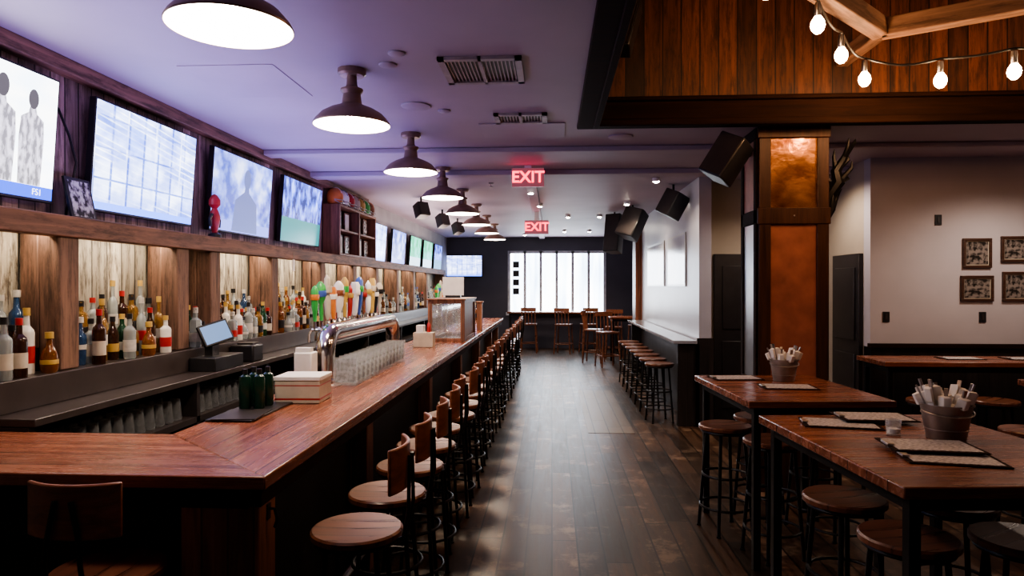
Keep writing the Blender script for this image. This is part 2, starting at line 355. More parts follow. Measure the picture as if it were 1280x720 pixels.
d=B(); d.box(3.31,3.36,7.56,8.25,0,2.1); d.box(3.295,3.31,7.64,8.15,.2,1.0); d.box(3.295,3.31,7.64,8.15,1.15,1.95)
struct('door_2',d,m_door,'dark door in the return wall','door',bev=.006)
solo('wood_pier',B().box(1.7,2.1,14.0,14.5,0,H-.001),wood('pier_wood',(.09,.03,.016),(.4,.15,.08),'Z',.1,'X',.4),'reddish wooden pier standing at the end of the partition','pillar',bev=.01)

# ------------------------------------------------------------------ copper column
r=root('column','dark wood square column inlaid with copper panels','column',(2.04,6.13,0))
hw,hd=.29,.23
part(r,'column_core',B().box(-hw,hw,-hd,hd,0,H-.002),m_colwood,bev=.01)
b=B()
for (z0,z1) in ((.0,.95),(2.27,2.41),(3.0,3.095)): b.box(-hw-.012,hw+.012,-hd-.035,-hd,z0,z1)
for s in (-1,1): b.box(min(s*hw,s*(hw-.10)),max(s*hw,s*(hw-.10)),-hd-.028,-hd,.95,3.0)
part(r,'front_frame',b,m_colwood,bev=.006)
part(r,'copper_panel',B().box(-.19,.19,-hd-.008,-hd,2.41,3.0),m_copper,'polished crumpled copper panel')
part(r,'copper_panel',B().box(-.19,.19,-hd-.008,-hd,.95,2.27),m_copperd,'aged reddish copper panel')
b=B()
for (z0,z1) in ((.0,.95),(2.28,2.40),(3.0,3.095)): b.box(-hw-.02,-hw,-hd,hd,z0,z1)
for s in (-1,1): b.box(-hw-.02,-hw,min(s*hd,s*(hd-.07)),max(s*hd,s*(hd-.07)),.95,3.0)
part(r,'side_frame',b,m_trim,bev=.005)
part(r,'copper_panel',B().box(-hw-.008,-hw,-.16,.16,2.40,3.0),m_copperd,'dark copper side panel')
part(r,'copper_panel',B().box(-hw-.008,-hw,-.16,.16,.95,2.28),m_steel,'dull metal side panel')
part(r,'panel_stud',B().lathe([(0,0),(.008,0),(.006,.004),(0,.006)],8,Matrix.Translation((0,-hd-.035,2.34))@Matrix.Rotation(math.pi/2,4,'X')),m_steel)
r=root('wall_ornament','gnarled black metal antler-like ornament fixed to the column','ornament',(2.335,6.0,2.3))
part(r,'mount_plate',B().box(0,.02,-.05,.05,.1,.4),m_black)
b=B()
random.seed(3)
main=[(.02,0,.0),(.06,-.02,.1),(.05,.01,.22),(.11,-.03,.33),(.10,0,.43),(.16,-.02,.54),(.20,0,.64)]
b.tube(main,[.02,.03,.045,.055,.045,.03,.008],8)
for i in range(12):
    p=Vector(main[1+i%5]); q=p+Vector((random.uniform(-.04,.1),random.uniform(-.08,.04),random.uniform(.03,.14))); k=q+Vector((random.uniform(-.03,.04),0,random.uniform(.02,.08)))
    b.tube([p,q,k],[.026,.016,.003],6)
part(r,'twisted_branch',b,m_black)

# ------------------------------------------------------------------ timber frame + string lights
def beam(p,q,w,h):
    p=Vector(p); q=Vector(q); L=(q-p).length
    o=solo('ceiling_timber',B().box(0,L,-w/2,w/2,-h/2,h/2),m_beam,'light brown rough timber beam in the ceiling well','beam',p,rot=(0,0,math.atan2(q.y-p.y,q.x-p.x)),bev=.008); return o
beam((2.40,5.12,3.62),(5.6,3.2,3.62),.12,.13)
beam((2.40,5.12,3.62),(.36,3.08,3.62),.12,.13)
beam((2.40,5.18,3.62),(2.40,5.80,3.62),.1,.11)
bulbs=[(1.65,4.34,3.38),(1.97,4.77,3.33),(2.33,5.23,3.30),(2.80,5.09,3.24),(3.15,4.84,3.22),(1.2,3.9,3.42),(3.8,4.5,3.24),(.8,3.5,3.45)]
order=[7,5,0,1,2,3,4,6]
r=root('string_light','black cord of glowing filament bulbs strung beneath the timbers','string lights',(0,0,0))
b=B(); pts=[]
top=[Vector(bulbs[i])+Vector((0,0,.15)) for i in order]
for a,c2 in zip(top,top[1:]):
    for k in range(6):
        f=k/6; p=a.lerp(c2,f); p.z-=.05*math.sin(math.pi*f)*(1 if (c2-a).length>.45 else .3); pts.append(p)
pts.append(top[-1]); pts.insert(0,Vector((.36,3.2,3.6))); pts.append(Vector((5.6,4.0,3.5)))
b.tube(pts,.009,6); part(r,'cord',b,m_blackp)
for i in order:
    x,y,z=bulbs[i]
    part(r,'socket',B().lathe([(0,.13),(.018,.13),(.022,.10),(.022,.05),(.019,.045),(0,.045)],14),m_steel,loc=(x,y,z))
    part(r,'bulb',B().lathe([(0,-.065),(.018,-.06),(.036,-.04),(.044,-.012),(.039,.015),(.026,.035),(.018,.048),(0,.05)],18),m_edison,'glowing amber filament bulb',loc=(x,y,z))
    l=bpy.data.lights.new('bulb_glow','POINT'); l.energy=8; l.color=(1,.52,.25); l.shadow_soft_size=.05
    o=bpy.data.objects.new('bulb_glow',l); o.location=(x,y-.02,z-.13); COL.objects.link(o)

# ------------------------------------------------------------------ speakers
def speaker(name,label,loc,rot,s=(.3,.25,.4),hang=True,side=None):
    r=root(name,label,'speaker',loc,rot=rot)
    x,y,z=s[0]/2,s[1]/2,s[2]/2
    b=B(); b.prism([(-x*.75,y),(x*.75,y),(x,-y*.6),(x*.95,-y),(-x*.95,-y),(-x,-y*.6)],-z,z)
    part(r,'cabinet',b,m_blackp,bev=.01)
    part(r,'grille',B().box(-x*.88,x*.88,-y-.008,-y+.002,-z*.92,z*.92),m_darkcab)
    inv=(Matrix.Translation(loc)@Euler(rot).to_matrix().to_4x4()).inverted()
    tgt=Vector(side) if side else Vector((loc[0],loc[1],H-.0005))
    part(r,'bracket',B().tube([(0,0,0),inv@tgt],.016,8),m_black)
    return r
R=math.radians
speaker('speaker','large black loudspeaker mounted beside the copper column',(1.50,5.93,2.83),(R(-20),R(25),R(-50)),(.26,.24,.38),side=(1.74,6.1,2.9))
speaker('speaker','black loudspeaker in the corner of the ceiling well',(.58,5.45,3.8),(R(-15),R(10),R(-20)),(.2,.2,.42),side=(.58,5.79,3.9))
speaker('speaker','black loudspeaker hung from the ceiling above the partition',(1.62,9.2,2.83),(R(-20),R(20),R(-60)),(.28,.26,.34))
speaker('speaker','black loudspeaker hung from the ceiling above the partition',(1.35,11.5,2.78),(R(-20),R(15),R(-40)),(.36,.3,.5))
speaker('speaker','black loudspeaker hung from the ceiling above the partition',(1.15,12.6,2.7),(R(-10),R(0),R(-30)),(.3,.3,.7))
for (x,y) in ((-2.0,10.3),(-1.95,12.0),(-1.9,13.6)): speaker('speaker','small black loudspeaker hung above the bar',(x,y,2.90),(R(-20),0,R(50)),(.2,.18,.22))

# ------------------------------------------------------------------ pendants
px,pz=-1.25,2.755
r=root('pendant_lamp','bronze warehouse pendant lamp with white interior above the bar','lamp',(px,2.58,pz),group='pendant lamps above the bar')
part(r,'shade',B().lathe([(.236,-.004),(.238,.004),(.226,.025),(.19,.065),(.14,.095),(.09,.115),(.062,.13),(.055,.19),(.07,.21),(.07,.222),(.04,.235),(0,.235)],40),m_shade)
part(r,'shade_liner',B().lathe([(.234,-.003),(.222,.02),(.186,.058),(.136,.087),(.088,.106),(.055,.118),(0,.12)],40),m_liner,'white enamel shade interior with added glow')
part(r,'stem',B().lathe([(.04,.235),(.034,.25),(.03,.31),(.045,.32)],20),m_shade)
part(r,'ceiling_canopy',B().lathe([(0,.30),(.075,.304),(.088,.316),(.088,H-pz-.001),(0,H-pz-.001)],24),m_shade)
part(r,'bulb',B().sph((0,0,.065),.036),m_bulb)
pend=[2.58,4.19,5.97,7.72,9.45,11.2,13.0,14.8]
for y in pend[1:]: dup(r,(px,y,pz))
for i,y in enumerate(pend):
    l=bpy.data.lights.new('pendant_glow','SPOT'); l.energy=[48,72,78][min(i,2)]; l.color=(1,.76,.54); l.spot_size=math.radians(158); l.spot_blend=.6; l.shadow_soft_size=.12
    o=bpy.data.objects.new('pendant_glow',l); o.location=(px,y,pz+.0); COL.objects.link(o)

# ------------------------------------------------------------------ ceiling fixtures
def vent(cx,cy,sx,sy,label,n=14,mat=m_bronze):
    r=root('air_vent',label,'vent',(cx,cy,H))
    b=B(); f=.04
    b.box(-sx/2,sx/2,-sy/2,-sy/2+f,-.02,-.001); b.box(-sx/2,sx/2,sy/2-f,sy/2,-.02,-.001); b.box(-sx/2,-sx/2+f,-sy/2,sy/2,-.02,-.001); b.box(sx/2-f,sx/2,-sy/2,sy/2,-.02,-.001); b.box(-.01,.01,-sy/2,sy/2,-.02,-.001)
    part(r,'frame',b,mat)
    part(r,'backing',B().box(-sx/2+f,sx/2-f,-sy/2+f,sy/2-f,-.004,-.001),m_slot)
    b=B()
    for i in range(n):
        x=-sx/2+f+(sx-2*f)*(i+.5)/n; b.box(x-.004,x+.004,-sy/2+f,sy/2-f,-.012,-.005)
    part(r,'louvre',b,mat)
vent(-.43,4.23,.5,.5,'bronze square ceiling air vent with louvres',18)
vent(-.25,5.45,.42,.3,'small bronze ceiling air vent with louvres',14,m_bronze)
solo('ceiling_panel',B().box(-.36,.36,-.26,.26,-.008,-.001).box(-.1,.1,-.26,-.25,-.01,-.001),m_ceil,'flat painted ceiling access panel beside a vent','panel',(-.25,5.9,H),bev=.002)
for (x,y,rr) in ((-1.0,4.1,.055),(-1.02,5.05,.11),(-.83,5.2,.05),(.62,6.2,.11),(-.9,3.9,.05)):
    solo('ceiling_speaker',B().lathe([(0,-.014),(rr*.8,-.014),(rr,-.008),(rr,-.001),(0,-.001)],28),m_ceil,'round flush ceiling speaker cover','ceiling speaker',(x,y,H))
solo('sprinkler_head',B().lathe([(0,-.06),(.03,-.06),(.03,-.055),(.008,-.05),(.008,-.02),(.03,-.015),(.03,-.0005),(0,-.0005)],14),m_steel,'small sprinkler head on the ceiling','sprinkler',(-.8,8.9,H))
solo('ceiling_hatch',B().box(-.3,.3,-.35,.35,-.004,-.001),m_ceil,'square painted ceiling hatch','hatch',(-2.0,4.4,H))
for (x,y) in ((1.3,8.6),(-.3,9.6),(-.2,11.2),(.3,13),(.9,13),(-.25,15),(.3,16.5),(.9,16.5),(1.2,11),(-.7,17.5),(1.3,15.2),(2.6,15.2)):
    r=root('downlight','small bright spotlight on the ceiling','light',(x,y,H))
    part(r,'housing',B().lathe([(.03,-.05),(.045,-.05),(.05,-.04),(.05,-.001),(0,-.001)],18),m_whitep)
    part(r,'lens',B().lathe([(0,-.066),(.02,-.062),(.038,-.05),(.034,-.04),(0,-.04)],18),m_spot)
    l=bpy.data.lights.new('downlight_glow','SPOT'); l.energy=45; l.color=(1,.80,.58); l.spot_size=math.radians(140); l.spot_blend=.7; l.shadow_soft_size=.05
    o=bpy.data.objects.new('downlight_glow',l); o.location=(x,y,H-.08); COL.objects.link(o)
def exitsign(x,y,zc,w,stem=True):
    r=root('exit_sign','illuminated EXIT sign with red letters hanging from the ceiling','exit sign',(x,y,zc))
    h=w*.58
    part(r,'housing',B().box(-w/2,w/2,-.02,.02,-h/2,h/2),m_exith,bev=.004)
    text_mesh(r,'lettering','EXIT',w*.50,m_exit,(0,-.023,0),(math.pi/2,0,0),label='glowing red EXIT letters',bold=.003)
    part(r,'mount',B().box(-.04,.04,-.02,.02,h/2,H-zc-.001),m_whitep)
exitsign(-.27,7.65,2.965,.36)
exitsign(-.27,12.0,2.78,.42)

# ------------------------------------------------------------------ televisions
def tv(yc,zc,w,h,mat,label,x=-2.86,tilt=4):
    r=root('television',label,'television',(x,yc,zc),rot=(0,math.radians(tilt),0))
    part(r,'casing',B().box(-.035,.008,-w/2,w/2,-h/2,h/2),m_blackp,bev=.004)
    part(r,'screen',B().box(.008,.0095,-w/2+.012,w/2-.012,-h/2+.016,h/2-.012),mat,'lit screen')
    part(r,'wall_bracket',B().box(-.0896,-.035,-.12,.12,-.01,.01),m_black)
    return r
s1=screen('screen_white_show','white',4.5); s2=screen('screen_stadium','build',4.2); s3=screen('screen_blue','blue',2.6); s4=screen('screen_field','field',3.2); s5=screen('screen_green','green',2.2)
r=tv(3.16,2.575,1.2,.71,s1,'television showing two men on a bright white backdrop')
m_fig=photo('screen_figures',7,.2,.6)
m_fige=m_fig.node_tree.nodes['Principled BSDF']
m_fig.node_tree.links.new(m_fig.node_tree.nodes['Color Ramp'].outputs[0],m_fige.inputs['Emission Color']); m_fige.inputs['Emission Strength'].default_value=2.0
m_skin=emis('screen_face_tone',(.22,.20,.24),.8)
for (yy,sc) in ((.20,1.0),(.41,.9)):
    M=Matrix(((0,0,1,.0100),(1,0,0,yy),(0,1,0,0),(0,0,0,1)))
    part(r,'screen_figure',B().prism([(-.09*sc,-.27),(-.10*sc,-.02),(-.09*sc,.10*sc),(-.03,.135*sc),(-.022,.17*sc),(.022,.17*sc),(.03,.135*sc),(.09*sc,.10*sc),(.10*sc,-.02),(.09*sc,-.27)],0,.001,M),m_fig,'pale grey torso of a man on the screen')
    part(r,'screen_head',B().prism([(.04*sc*math.cos(a),.22*sc+.06*sc*math.sin(a)) for a in [2*math.pi*i/20 for i in range(20)]],0.001,.002,M),m_skin,'grey head of a man on the screen')
text_mesh(r,'screen_lettering','FS1',.05,emis('screen_letters',(1,1,1),3),(.0125,.47,-.305),(math.pi/2,0,math.pi/2),.0005)
tv(4.67,2.575,1.2,.71,s2,'television showing a bluish stadium building')
r=tv(6.15,2.575,1.2,.71,s3,'television showing a blue-toned interview')
b=B(); M=Matrix(((0,0,1,.0100),(1,0,0,.05),(0,1,0,0),(0,0,0,1)))
b.prism([(.07*math.cos(a),.16+.095*math.sin(a)) for a in [2*math.pi*i/20 for i in range(20)]],0,.001,M)
b.prism([(-.26,-.33),(-.22,-.05),(-.05,.04),(-.04,.08),(.04,.08),(.05,.04),(.22,-.05),(.26,-.33)],0,.001,M)
part(r,'screen_figure',b,emis('figure_glow',(.16,.20,.5),1.5),'soft figure on the screen')
tv(7.64,2.575,1.2,.71,s4,'television showing a blue and green sports field')
far=[(11.0,s2),(12.55,s3),(14.1,s5),(15.5,s5),(16.9,s4)]
for y,m in far: tv(y,2.46,1.08,.62,m,'smaller television mounted above the far bar')
r=tv(0,0,1.0,.6,s2,'television on the dark end wall',tilt=0); r.location=(-2.45,18.91,2.3); r.rotation_euler=(0,0,-math.pi/2)

# ------------------------------------------------------------------ back bar
r=root('back_bar','long dark back bar with tiered bottle shelf and rough timber ledge','back bar',(0,0,0))
Ya,Yb=3.06,17.0
part(r,'counter_top',B().box(-2.94,-2.43,Ya,Yb,1.08,1.12),m_darkshelf,'dark counter surface',bev=.005)
part(r,'cabinet_body',B().box(-2.94,-2.86,Ya,Yb,0,1.08).box(-2.9,-2.46,Ya,Yb,.80,.84).box(-2.9,-2.5,Ya,Yb,0,.1),m_darkcab)
for y in (3.08,4.6,5.75,7.4,9.0,11,13,15,16.9): part(r,'cabinet_divider',B().box(-2.86,-2.46,y-.02,y+.02,.1,1.08),m_darkcab)
part(r,'bottle_step',B().box(-2.94,-2.66,Ya,Yb,1.12,1.28).box(-2.94,-2.83,Ya,Yb,1.28,1.40),m_darkshelf,'dark stepped bottle shelf',bev=.004)
part(r,'upper_ledge',B().box(-2.94,-2.70,2.0,Yb,2.08,2.13).box(-2.76,-2.68,2.0,Yb,2.02,2.14),m_ledge,'rough red-brown timber ledge',bev=.008)
postY=(3.66,4.84,5.32,6.5,7.9,9.2,10.4,11.8,13.2,14.6)
part(r,'post',B().box(-2.94,-2.70,2.42,2.58,0,2.08),m_post,'rough timber post',bev=.01)
for y in postY+(16.9,):
    part(r,'post',B().box(-2.82,-2.70,y-.08,y+.08,1.281,2.08).box(-2.93,-2.82,y-.08,y+.08,1.401,2.08),m_post,'rough timber post',bev=.01)
for y0,y1 in ((3.2,5.0),(5.4,7.8),(8,10.5),(11,16)):
    l=bpy.data.lights.new('shelf_strip','AREA'); l.shape='RECTANGLE'; l.size=.06; l.size_y=y1-y0; l.energy=6.5*(y1-y0); l.color=(1,.82,.62)
    o=bpy.data.objects.new('shelf_strip',l); o.location=(-2.80,(y0+y1)/2,2.07); o.rotation_euler=(0,math.radians(12),0); COL.objects.link(o)
glassc={'clear':(.60,.66,.66),'amber':(.36,.13,.03),'green':(.03,.12,.055),'brown':(.08,.03,.015),'blue':(.06,.14,.32),'gold':(.45,.26,.08),'red':(.28,.03,.03),'white':(.7,.68,.63)}
gm={k:plain('bottle_'+k,v,.07,0,.05,trans=(.65 if k!='white' else 0)) for k,v in glassc.items()}
labm={'white':m_label,'cream':m_cream,'red':m_red,'black':m_blackp,'gold':m_yel,'blue':m_bluep}
profs={
 'tall':[(0,0),(.036,0),(.038,.006),(.038,.19),(.034,.205),(.016,.225),(.0135,.29),(.016,.292),(.016,.302),(0,.302)],
 'squareshouldered':[(0,0),(.036,0),(.038,.006),(.038,.165),(.033,.185),(.015,.20),(.0145,.25),(.017,.252),(.017,.262),(0,.262)],
 'wine':[(0,0),(.036,0),(.037,.005),(.037,.18),(.030,.215),(.015,.245),(.0135,.305),(.0155,.307),(.0155,.315),(0,.315)],
 'squat':[(0,0),(.036,0),(.043,.02),(.045,.06),(.041,.10),(.03,.135),(.016,.155),(.015,.205),(.02,.207),(.02,.225),(0,.225)],
 'slim':[(0,0),(.029,0),(.031,.006),(.031,.22),(.024,.24),(.0125,.255),(.012,.335),(.015,.337),(.015,.347),(0,.347)],
 'tapered':[(0,0),(.030,0),(.032,.006),(.038,.17),(.035,.19),(.016,.215),(.014,.275),(.019,.277),(.019,.30),(0,.30)]}
labz={'tall':(.05,.13,.0385),'squareshouldered':(.04,.10,.0385),'wine':(.06,.12,.0375),'squat':(.05,.075,.0455),'slim':(.09,.15,.0315),'tapered':(.10,.13,.038)}
combos=[('tall','clear','white','red'),('squareshouldered','amber','cream','black'),('wine','green','white','gold'),('squat','amber','gold','gold'),('slim','clear','blue','blue'),('tapered','clear','black','black'),('tall','brown','cream','red'),('squareshouldered','clear','red','white'),('slim','gold','white','gold'),('wine','brown','cream','red'),('tapered','blue','white','white'),('tall','clear','white','black'),('squareshouldered','gold','black','black'),('tall','white','red','gold'),('tall','clear','cream','black'),('slim','clear','white','gold'),('tapered','clear','cream','white'),('tall','amber','black','gold'),('squat','clear','white','black'),('wine','brown','gold','black'),('tall','amber','white','red'),('slim','clear','red','white'),('squareshouldered','clear','white','white')]
def mkbottle(k,loc,group):
    sh,g,lb,cp=combos[k]; ht=profs[sh][-1][1]; sq=(5 if sh=='squareshouldered' else None)
    r=root('liquor_bottle','%s %s glass liquor bottle with %s label and %s cap'%({'squareshouldered':'broad'}.get(sh,sh),g,lb,cp),'bottle',loc,group=group)
    part(r,'glass_body',B().lathe(profs[sh],14,sq=sq),gm[g])
    z0,z1,rr=labz[sh]
    part(r,'label',B().lathe([(rr,z0),(rr+.0008,z0+.001),(rr+.0008,z1-.001),(rr,z1)],14,sq=sq),labm[lb])
    nr=profs[sh][-2][0]+.002
    part(r,'cap',B().lathe([(nr,ht-.03),(nr,ht+.006),(0,ht+.006)],12),labm[cp])
    return r
GR='liquor bottles on the back bar shelf'
protos={}
def put(x,y,z):
    if min(abs(y-p) for p in postY)<.125: return
    k=random.choice(range(len(combos))); sqb=combos[k][0]=='squareshouldered'
    if k in protos: n=dup(protos[k],(x,y,z),random.uniform(0,6.28) if not sqb else random.uniform(-.12,.12))
    else: n=protos[k]=mkbottle(k,(x,y,z),GR)
    n.scale=(.97,.97,random.uniform(.82,1.14))
random.seed(11)
y=3.10
while y<10.3:
    put(-2.887+random.uniform(-.004,.004),y,1.401)
    put(-2.785+random.uniform(-.003,.003),y+.05,1.281)
    put(-2.705+random.uniform(-.003,.003),y+.005,1.281) if random.random()<.85 else None
    y+=random.uniform(.095,.106)
while y<16.6:
    put(-2.887,y,1.401); put(-2.75,y+.1,1.281); y+=.24
m_gl=plain('tumbler_glass',(.45,.48,.52),.06,0,.02,trans=.8)
gp=None
for gy0,gy1 in ((3.3,4.5),(4.75,5.65)):
    y=gy0
    while y<gy1:
        for x in (-2.54,-2.66):
            if gp is None:
                gp=solo('pint_glass',B().lathe([(.042,0),(.044,.003),(.032,.145),(.029,.148),(0,.148),],14),m_gl,'upturned clear pint glass on the lower shelf','glass',(x,y,.841),group='pint glasses under the back bar')
            else:
                n=gp.copy(); COL.objects.link(n); n.location=(x,y,.841)
        y+=.104
r=root('display_cabinet','dark wooden open display cabinet with shelves on the ledge','cabinet',(-2.83,9.45,2.141))
part(r,'frame',B().box(-.11,-.10,-.9,.9,0,.66).box(-.1,.12,-.9,-.86,0,.66).box(-.1,.12,.86,.9,0,.66).box(-.1,.12,-.86,.86,0,.03).box(-.1,.12,-.86,.86,.63,.66).box(-.1,.12,-.02,.02,.03,.63),m_barpost,bev=.004)
part(r,'shelf',B().box(-.1,.11,-.86,.86,.32,.345),m_barpost)
for i,(yy,zz,m) in enumerate(((-.6,.03,m_cream),(-.3,.03,m_photo),(.3,.03,m_whitep),(.65,.03,m_photo),(-.65,.345,m_photo),(-.3,.345,m_whitep),(.25,.345,m_cream),(.6,.345,m_photo))):
    q=root('picture_frame','small framed picture standing in the display cabinet','picture',(-2.80,9.45+yy,2.141+zz+.001))
    part(q,'frame',B().box(-.012,.0,-.1,.1,0,.25),m_ledge if i%2 else m_blackp); part(q,'print',B().box(0,.003,-.08,.08,.02,.23),m)
hc=[(m_orange,'orange',m_whitep),(m_whitep,'white',m_bluep),(m_red,'red',m_whitep),(m_cream,'cream',m_red),(m_yel,'golden',m_blackp),(m_greenp,'green',m_whitep),(m_seatback,'brown',m_orange)]
for i,(hm,hn,sm) in enumerate(hc):
    q=root('souvenir_helmet','small %s souvenir sports helmet on top of the cabinet'%hn,'helmet',(-2.81,8.67+i*.262,2.802),rz=-.3,group='souvenir helmets above the cabinet')
    part(q,'shell',B().lathe([(0,.215),(.05,.207),(.085,.175),(.103,.125),(.104,.08),(.095,.03),(.08,.0),(.07,.0),(.085,.04),(.092,.1),(0,.12)],20,Matrix.Diagonal((1.05,.95,1,1))),hm)
    part(q,'stripe',B().tube([(.105*math.cos(a),0,.10+.116*math.sin(a)) for a in [math.pi*(.12+.76*j/10) for j in range(11)]],.009,6),sm)
    part(q,'face_guard',B().tube([(.05,-.085,.06),(.11,-.055,.05),(.13,0,.05),(.11,.055,.05),(.05,.085,.06)],.006,6).tube([(.05,-.085,.05),(.10,-.05,.015),(.12,0,.015),(.10,.05,.015),(.05,.085,.05)],.006,6),m_steel)
q=root('picture_frame','small framed photograph leaning on the timber ledge','picture',(-2.80,3.93,2.141),rot=(0,math.radians(-12),0))
part(q,'frame',B().box(-.015,.0,-.11,.11,0,.26),m_blackp); part(q,'print',B().box(0,.003,-.09,.09,.02,.24),m_photo)
q=root('tap_trophy','red and black tap-shaped ornament standing on the timber ledge','ornament',(-2.76,5.42,2.141))
part(q,'base',B().lathe([(0,0),(.05,0),(.05,.03),(.03,.04),(0,.04)],16),m_blackp)
part(q,'figure',B().lathe([(.02,.04),(.035,.1),(.045,.17),(.03,.22),(.02,.24),(.045,.27),(.045,.31),(.02,.35),(0,.36)],16),m_red)
part(q,'arm',B().tube([(0,-.045,.19),(0,-.08,.15),(0,-.07,.09)],.014,8).tube([(0,.045,.19),(0,.08,.15),(0,.07,.09)],.014,8),m_blackp)
q=root('paper_tag','white paper tag hanging from the timber ledge','tag',(-2.672,6.9,1.9))
part(q,'card',B().box(-.002,.002,-.03,.03,0,.12),m_whitep); part(q,'string',B().tube([(0,0,.12),(-.0,0,.2)],.002,6),m_cream)
q=root('cable','black cable hanging down the plank wall','cable',(-2.92,3.95,2.4))
part(q,'wire',B().tube([(0,-.03,-.25),(.01,0,-.1),(.02,.04,.1),(.02,-.02,.25),(.01,-.1,.4)],.008,6),m_blackp)
q=root('cash_register','black point-of-sale terminal with tilted bluish screen on the back counter','cash register',(-2.55,5.02,1.121))
part(q,'cash_drawer',B().box(-.1,.1,-.2,.25,0,.10),m_blackp,bev=.006)
part(q,'stand',B().box(-.06,.0,-.05,.05,.10,.2),m_blackp)
Mt=Matrix.Translation((0,0,.27))@Matrix.Rotation(math.radians(-25),4,'Y')@Matrix.Rotation(math.radians(-35),4,'Z')
part(q,'monitor',B().box(-.02,.01,-.12,.12,-.085,.085,Mt),m_blackp,bev=.005)
part(q,'display',B().box(.01,.012,-.105,.105,-.07,.07,Mt),emis('pos_display',(.25,.4,.7),.9))
q=root('receipt_printer','small black receipt printer on the back counter','printer',(-2.55,5.55,1.121)); part(q,'body',B().box(-.1,.1,-.1,.1,0,.14),m_blackp,bev=.015); part(q,'paper_roll_lid',B().box(-.05,.08,-.07,.07,.14,.155),m_darkcab)

# ------------------------------------------------------------------ bar
BX0,BX1,BY0,BY1,BI=-1.74,-1.02,2.36,14.2,3.02
r=root('bar_counter','L-shaped bar with glossy red-brown plank top','bar',(0,0,0))
part(r,'counter_top',B().prism([(BX1,BY0),(BX1,BY1),(BX0,BY1),(BX0,BI)],1.02,1.07),m_barY,'glossy red-brown plank bar top',bev=.006)
part(r,'return_top',B().prism([(BX1,BY0),(BX0,BI),(-2.94,BI),(-2.94,BY0)],1.02,1.07),m_barX,'glossy red-brown plank return of the bar top',bev=.006)
b=B(); b.box(-1.62,-1.22,2.6,BY1,0,1.02); b.box(-2.93,-1.62,2.62,2.9,0,1.02)
part(r,'front_panel',b,m_barpanel,'black bar front')
part(r,'apron',B().box(-1.10,-1.06,2.42,BY1-.02,.94,1.02).box(-2.93,-1.10,2.40,2.44,.94,1.02),m_trim,bev=.004)
part(r,'corner_post',B().box(-1.38,-1.08,2.45,2.6,0,.94),m_barpost,'pale reddish wooden corner post',bev=.006)
part(r,'corner_post',B().box(-2.6,-2.4,2.45,2.6,0,.94),m_barpost,bev=.006)
for y in (4.1,6.2,8.3,10.4,12.5,14.0): part(r,'post',B().box(-1.22,-1.11,y-.07,y+.07,0,.94),m_barpost,'wooden post on the bar front',bev=.006)
part(r,'bag_hook',B().tube([(-1.075,2.53,.90),(-1.055,2.53,.90),(-1.045,2.53,.86),(-1.055,2.53,.83)],.006,8).box(-1.08,-1.076,2.515,2.545,.86,.92),m_black)
part(r,'foot_rail',B().tube([(-1.0-.1,2.7,.2),(-1.1,BY1-.1,.2)],.022,10),m_steel)

def tower(y0,y1,nt_,loc_label,sc=1):
    L=y1-y0
    r=root('beer_tap_tower',loc_label,'beer tap',(-1.60,y0,1.071))
    part(r,'base_flange',B().lathe([(0,0),(.10,0),(.10,.015),(.085,.03),(0,.03)],24),m_chrome)
    part(r,'base_flange',B().lathe([(0,0),(.10,0),(.10,.015),(.085,.03),(0,.03)],24),m_chrome,loc=(0,L,0))
    pts=[(0,0,.02)]+[(0,0,.18)]
    for i in range(1,9):
        a=math.pi/2*i/8; pts.append((0,.14*(1-math.cos(a)),.2+.14*math.sin(a)))
    pts+= [(0,L*.5,.34)]
    for i in range(8,0,-1):
        a=math.pi/2*i/8; pts.append((0,L-.14*(1-math.cos(a)),.2+.14*math.sin(a)))
    pts+=[(0,L,.18),(0,L,.02)]
    part(r,'pipe',B().tube(pts,.068,20),m_chrome,'thick polished chrome pipe')
    mats=[m_greenp,m_greenp,m_cream,m_orange,m_whitep,m_yel,m_red,m_whitep,m_bluep,m_seatback,m_whitep,m_yel,m_blackp,m_cream]
    nm=['green','green','cream','orange','white','yellow','red','white','blue','wooden','white','yellow','black','cream']
    for i in range(nt_):
        y=.1+(L-.2)*i/(nt_-1)
        part(r,'faucet',B().tube([(-.06,y,.36),(-.13,y,.36),(-.15,y,.33),(-.155,y,.27)],.011,8).tube([(-.11,y,.36),(-.11,y,.42)],.012,8),m_chrome)
        hh=.25+.08*((i*7)%3)/2; w=.021+.009*((i*5)%3)/2
        M=Matrix.Translation((-.11,y,.42))@Matrix.Rotation(math.radians(random.uniform(-6,6)),4,'X')
        k=i%4
        if k==0: pr=[(0,0),(.012,0),(.014,.05),(w,.10),(w*1.15,hh*.6),(w*1.2,hh-.03),(w*.6,hh),(0,hh+.01)]; sq=4
        elif k==1: pr=[(0,0),(.012,0),(.016,.06),(.013,.12),(w*1.1,.16),(w*1.4,hh-.08),(w*1.2,hh-.03),(.01,hh),(0,hh)]; sq=None
        elif k==2: pr=[(0,0),(.012,0),(w*.9,.04),(w,.16),(.016,.19),(w*.9,.22),(w*.9,hh-.02),(0,hh+.02)]; sq=None
        else: pr=[(0,0),(.014,0),(w*.8,.03),(w*1.3,hh*.9),(w*.9,hh),(0,hh)]; sq=4
        h_=part(r,'tap_handle',B().lathe(pr,12,M,sq=sq),mats[i%14],'%s tap handle'%nm[i%14])
        cc=mats[(i*5+3)%14]; part(h_,'handle_badge',B().lathe([(w*1.35,hh*.62),(w*1.42,hh*.64),(w*1.42,hh*.76),(w*1.35,hh*.78)],12,M,sq=sq),cc)
    return r
tower(4.72,6.75,14,'thick chrome beer tap tower with colourful handles on the bar')
tower(9.9,11.6,10,'chrome beer tap tower with mixed handles further along the bar')

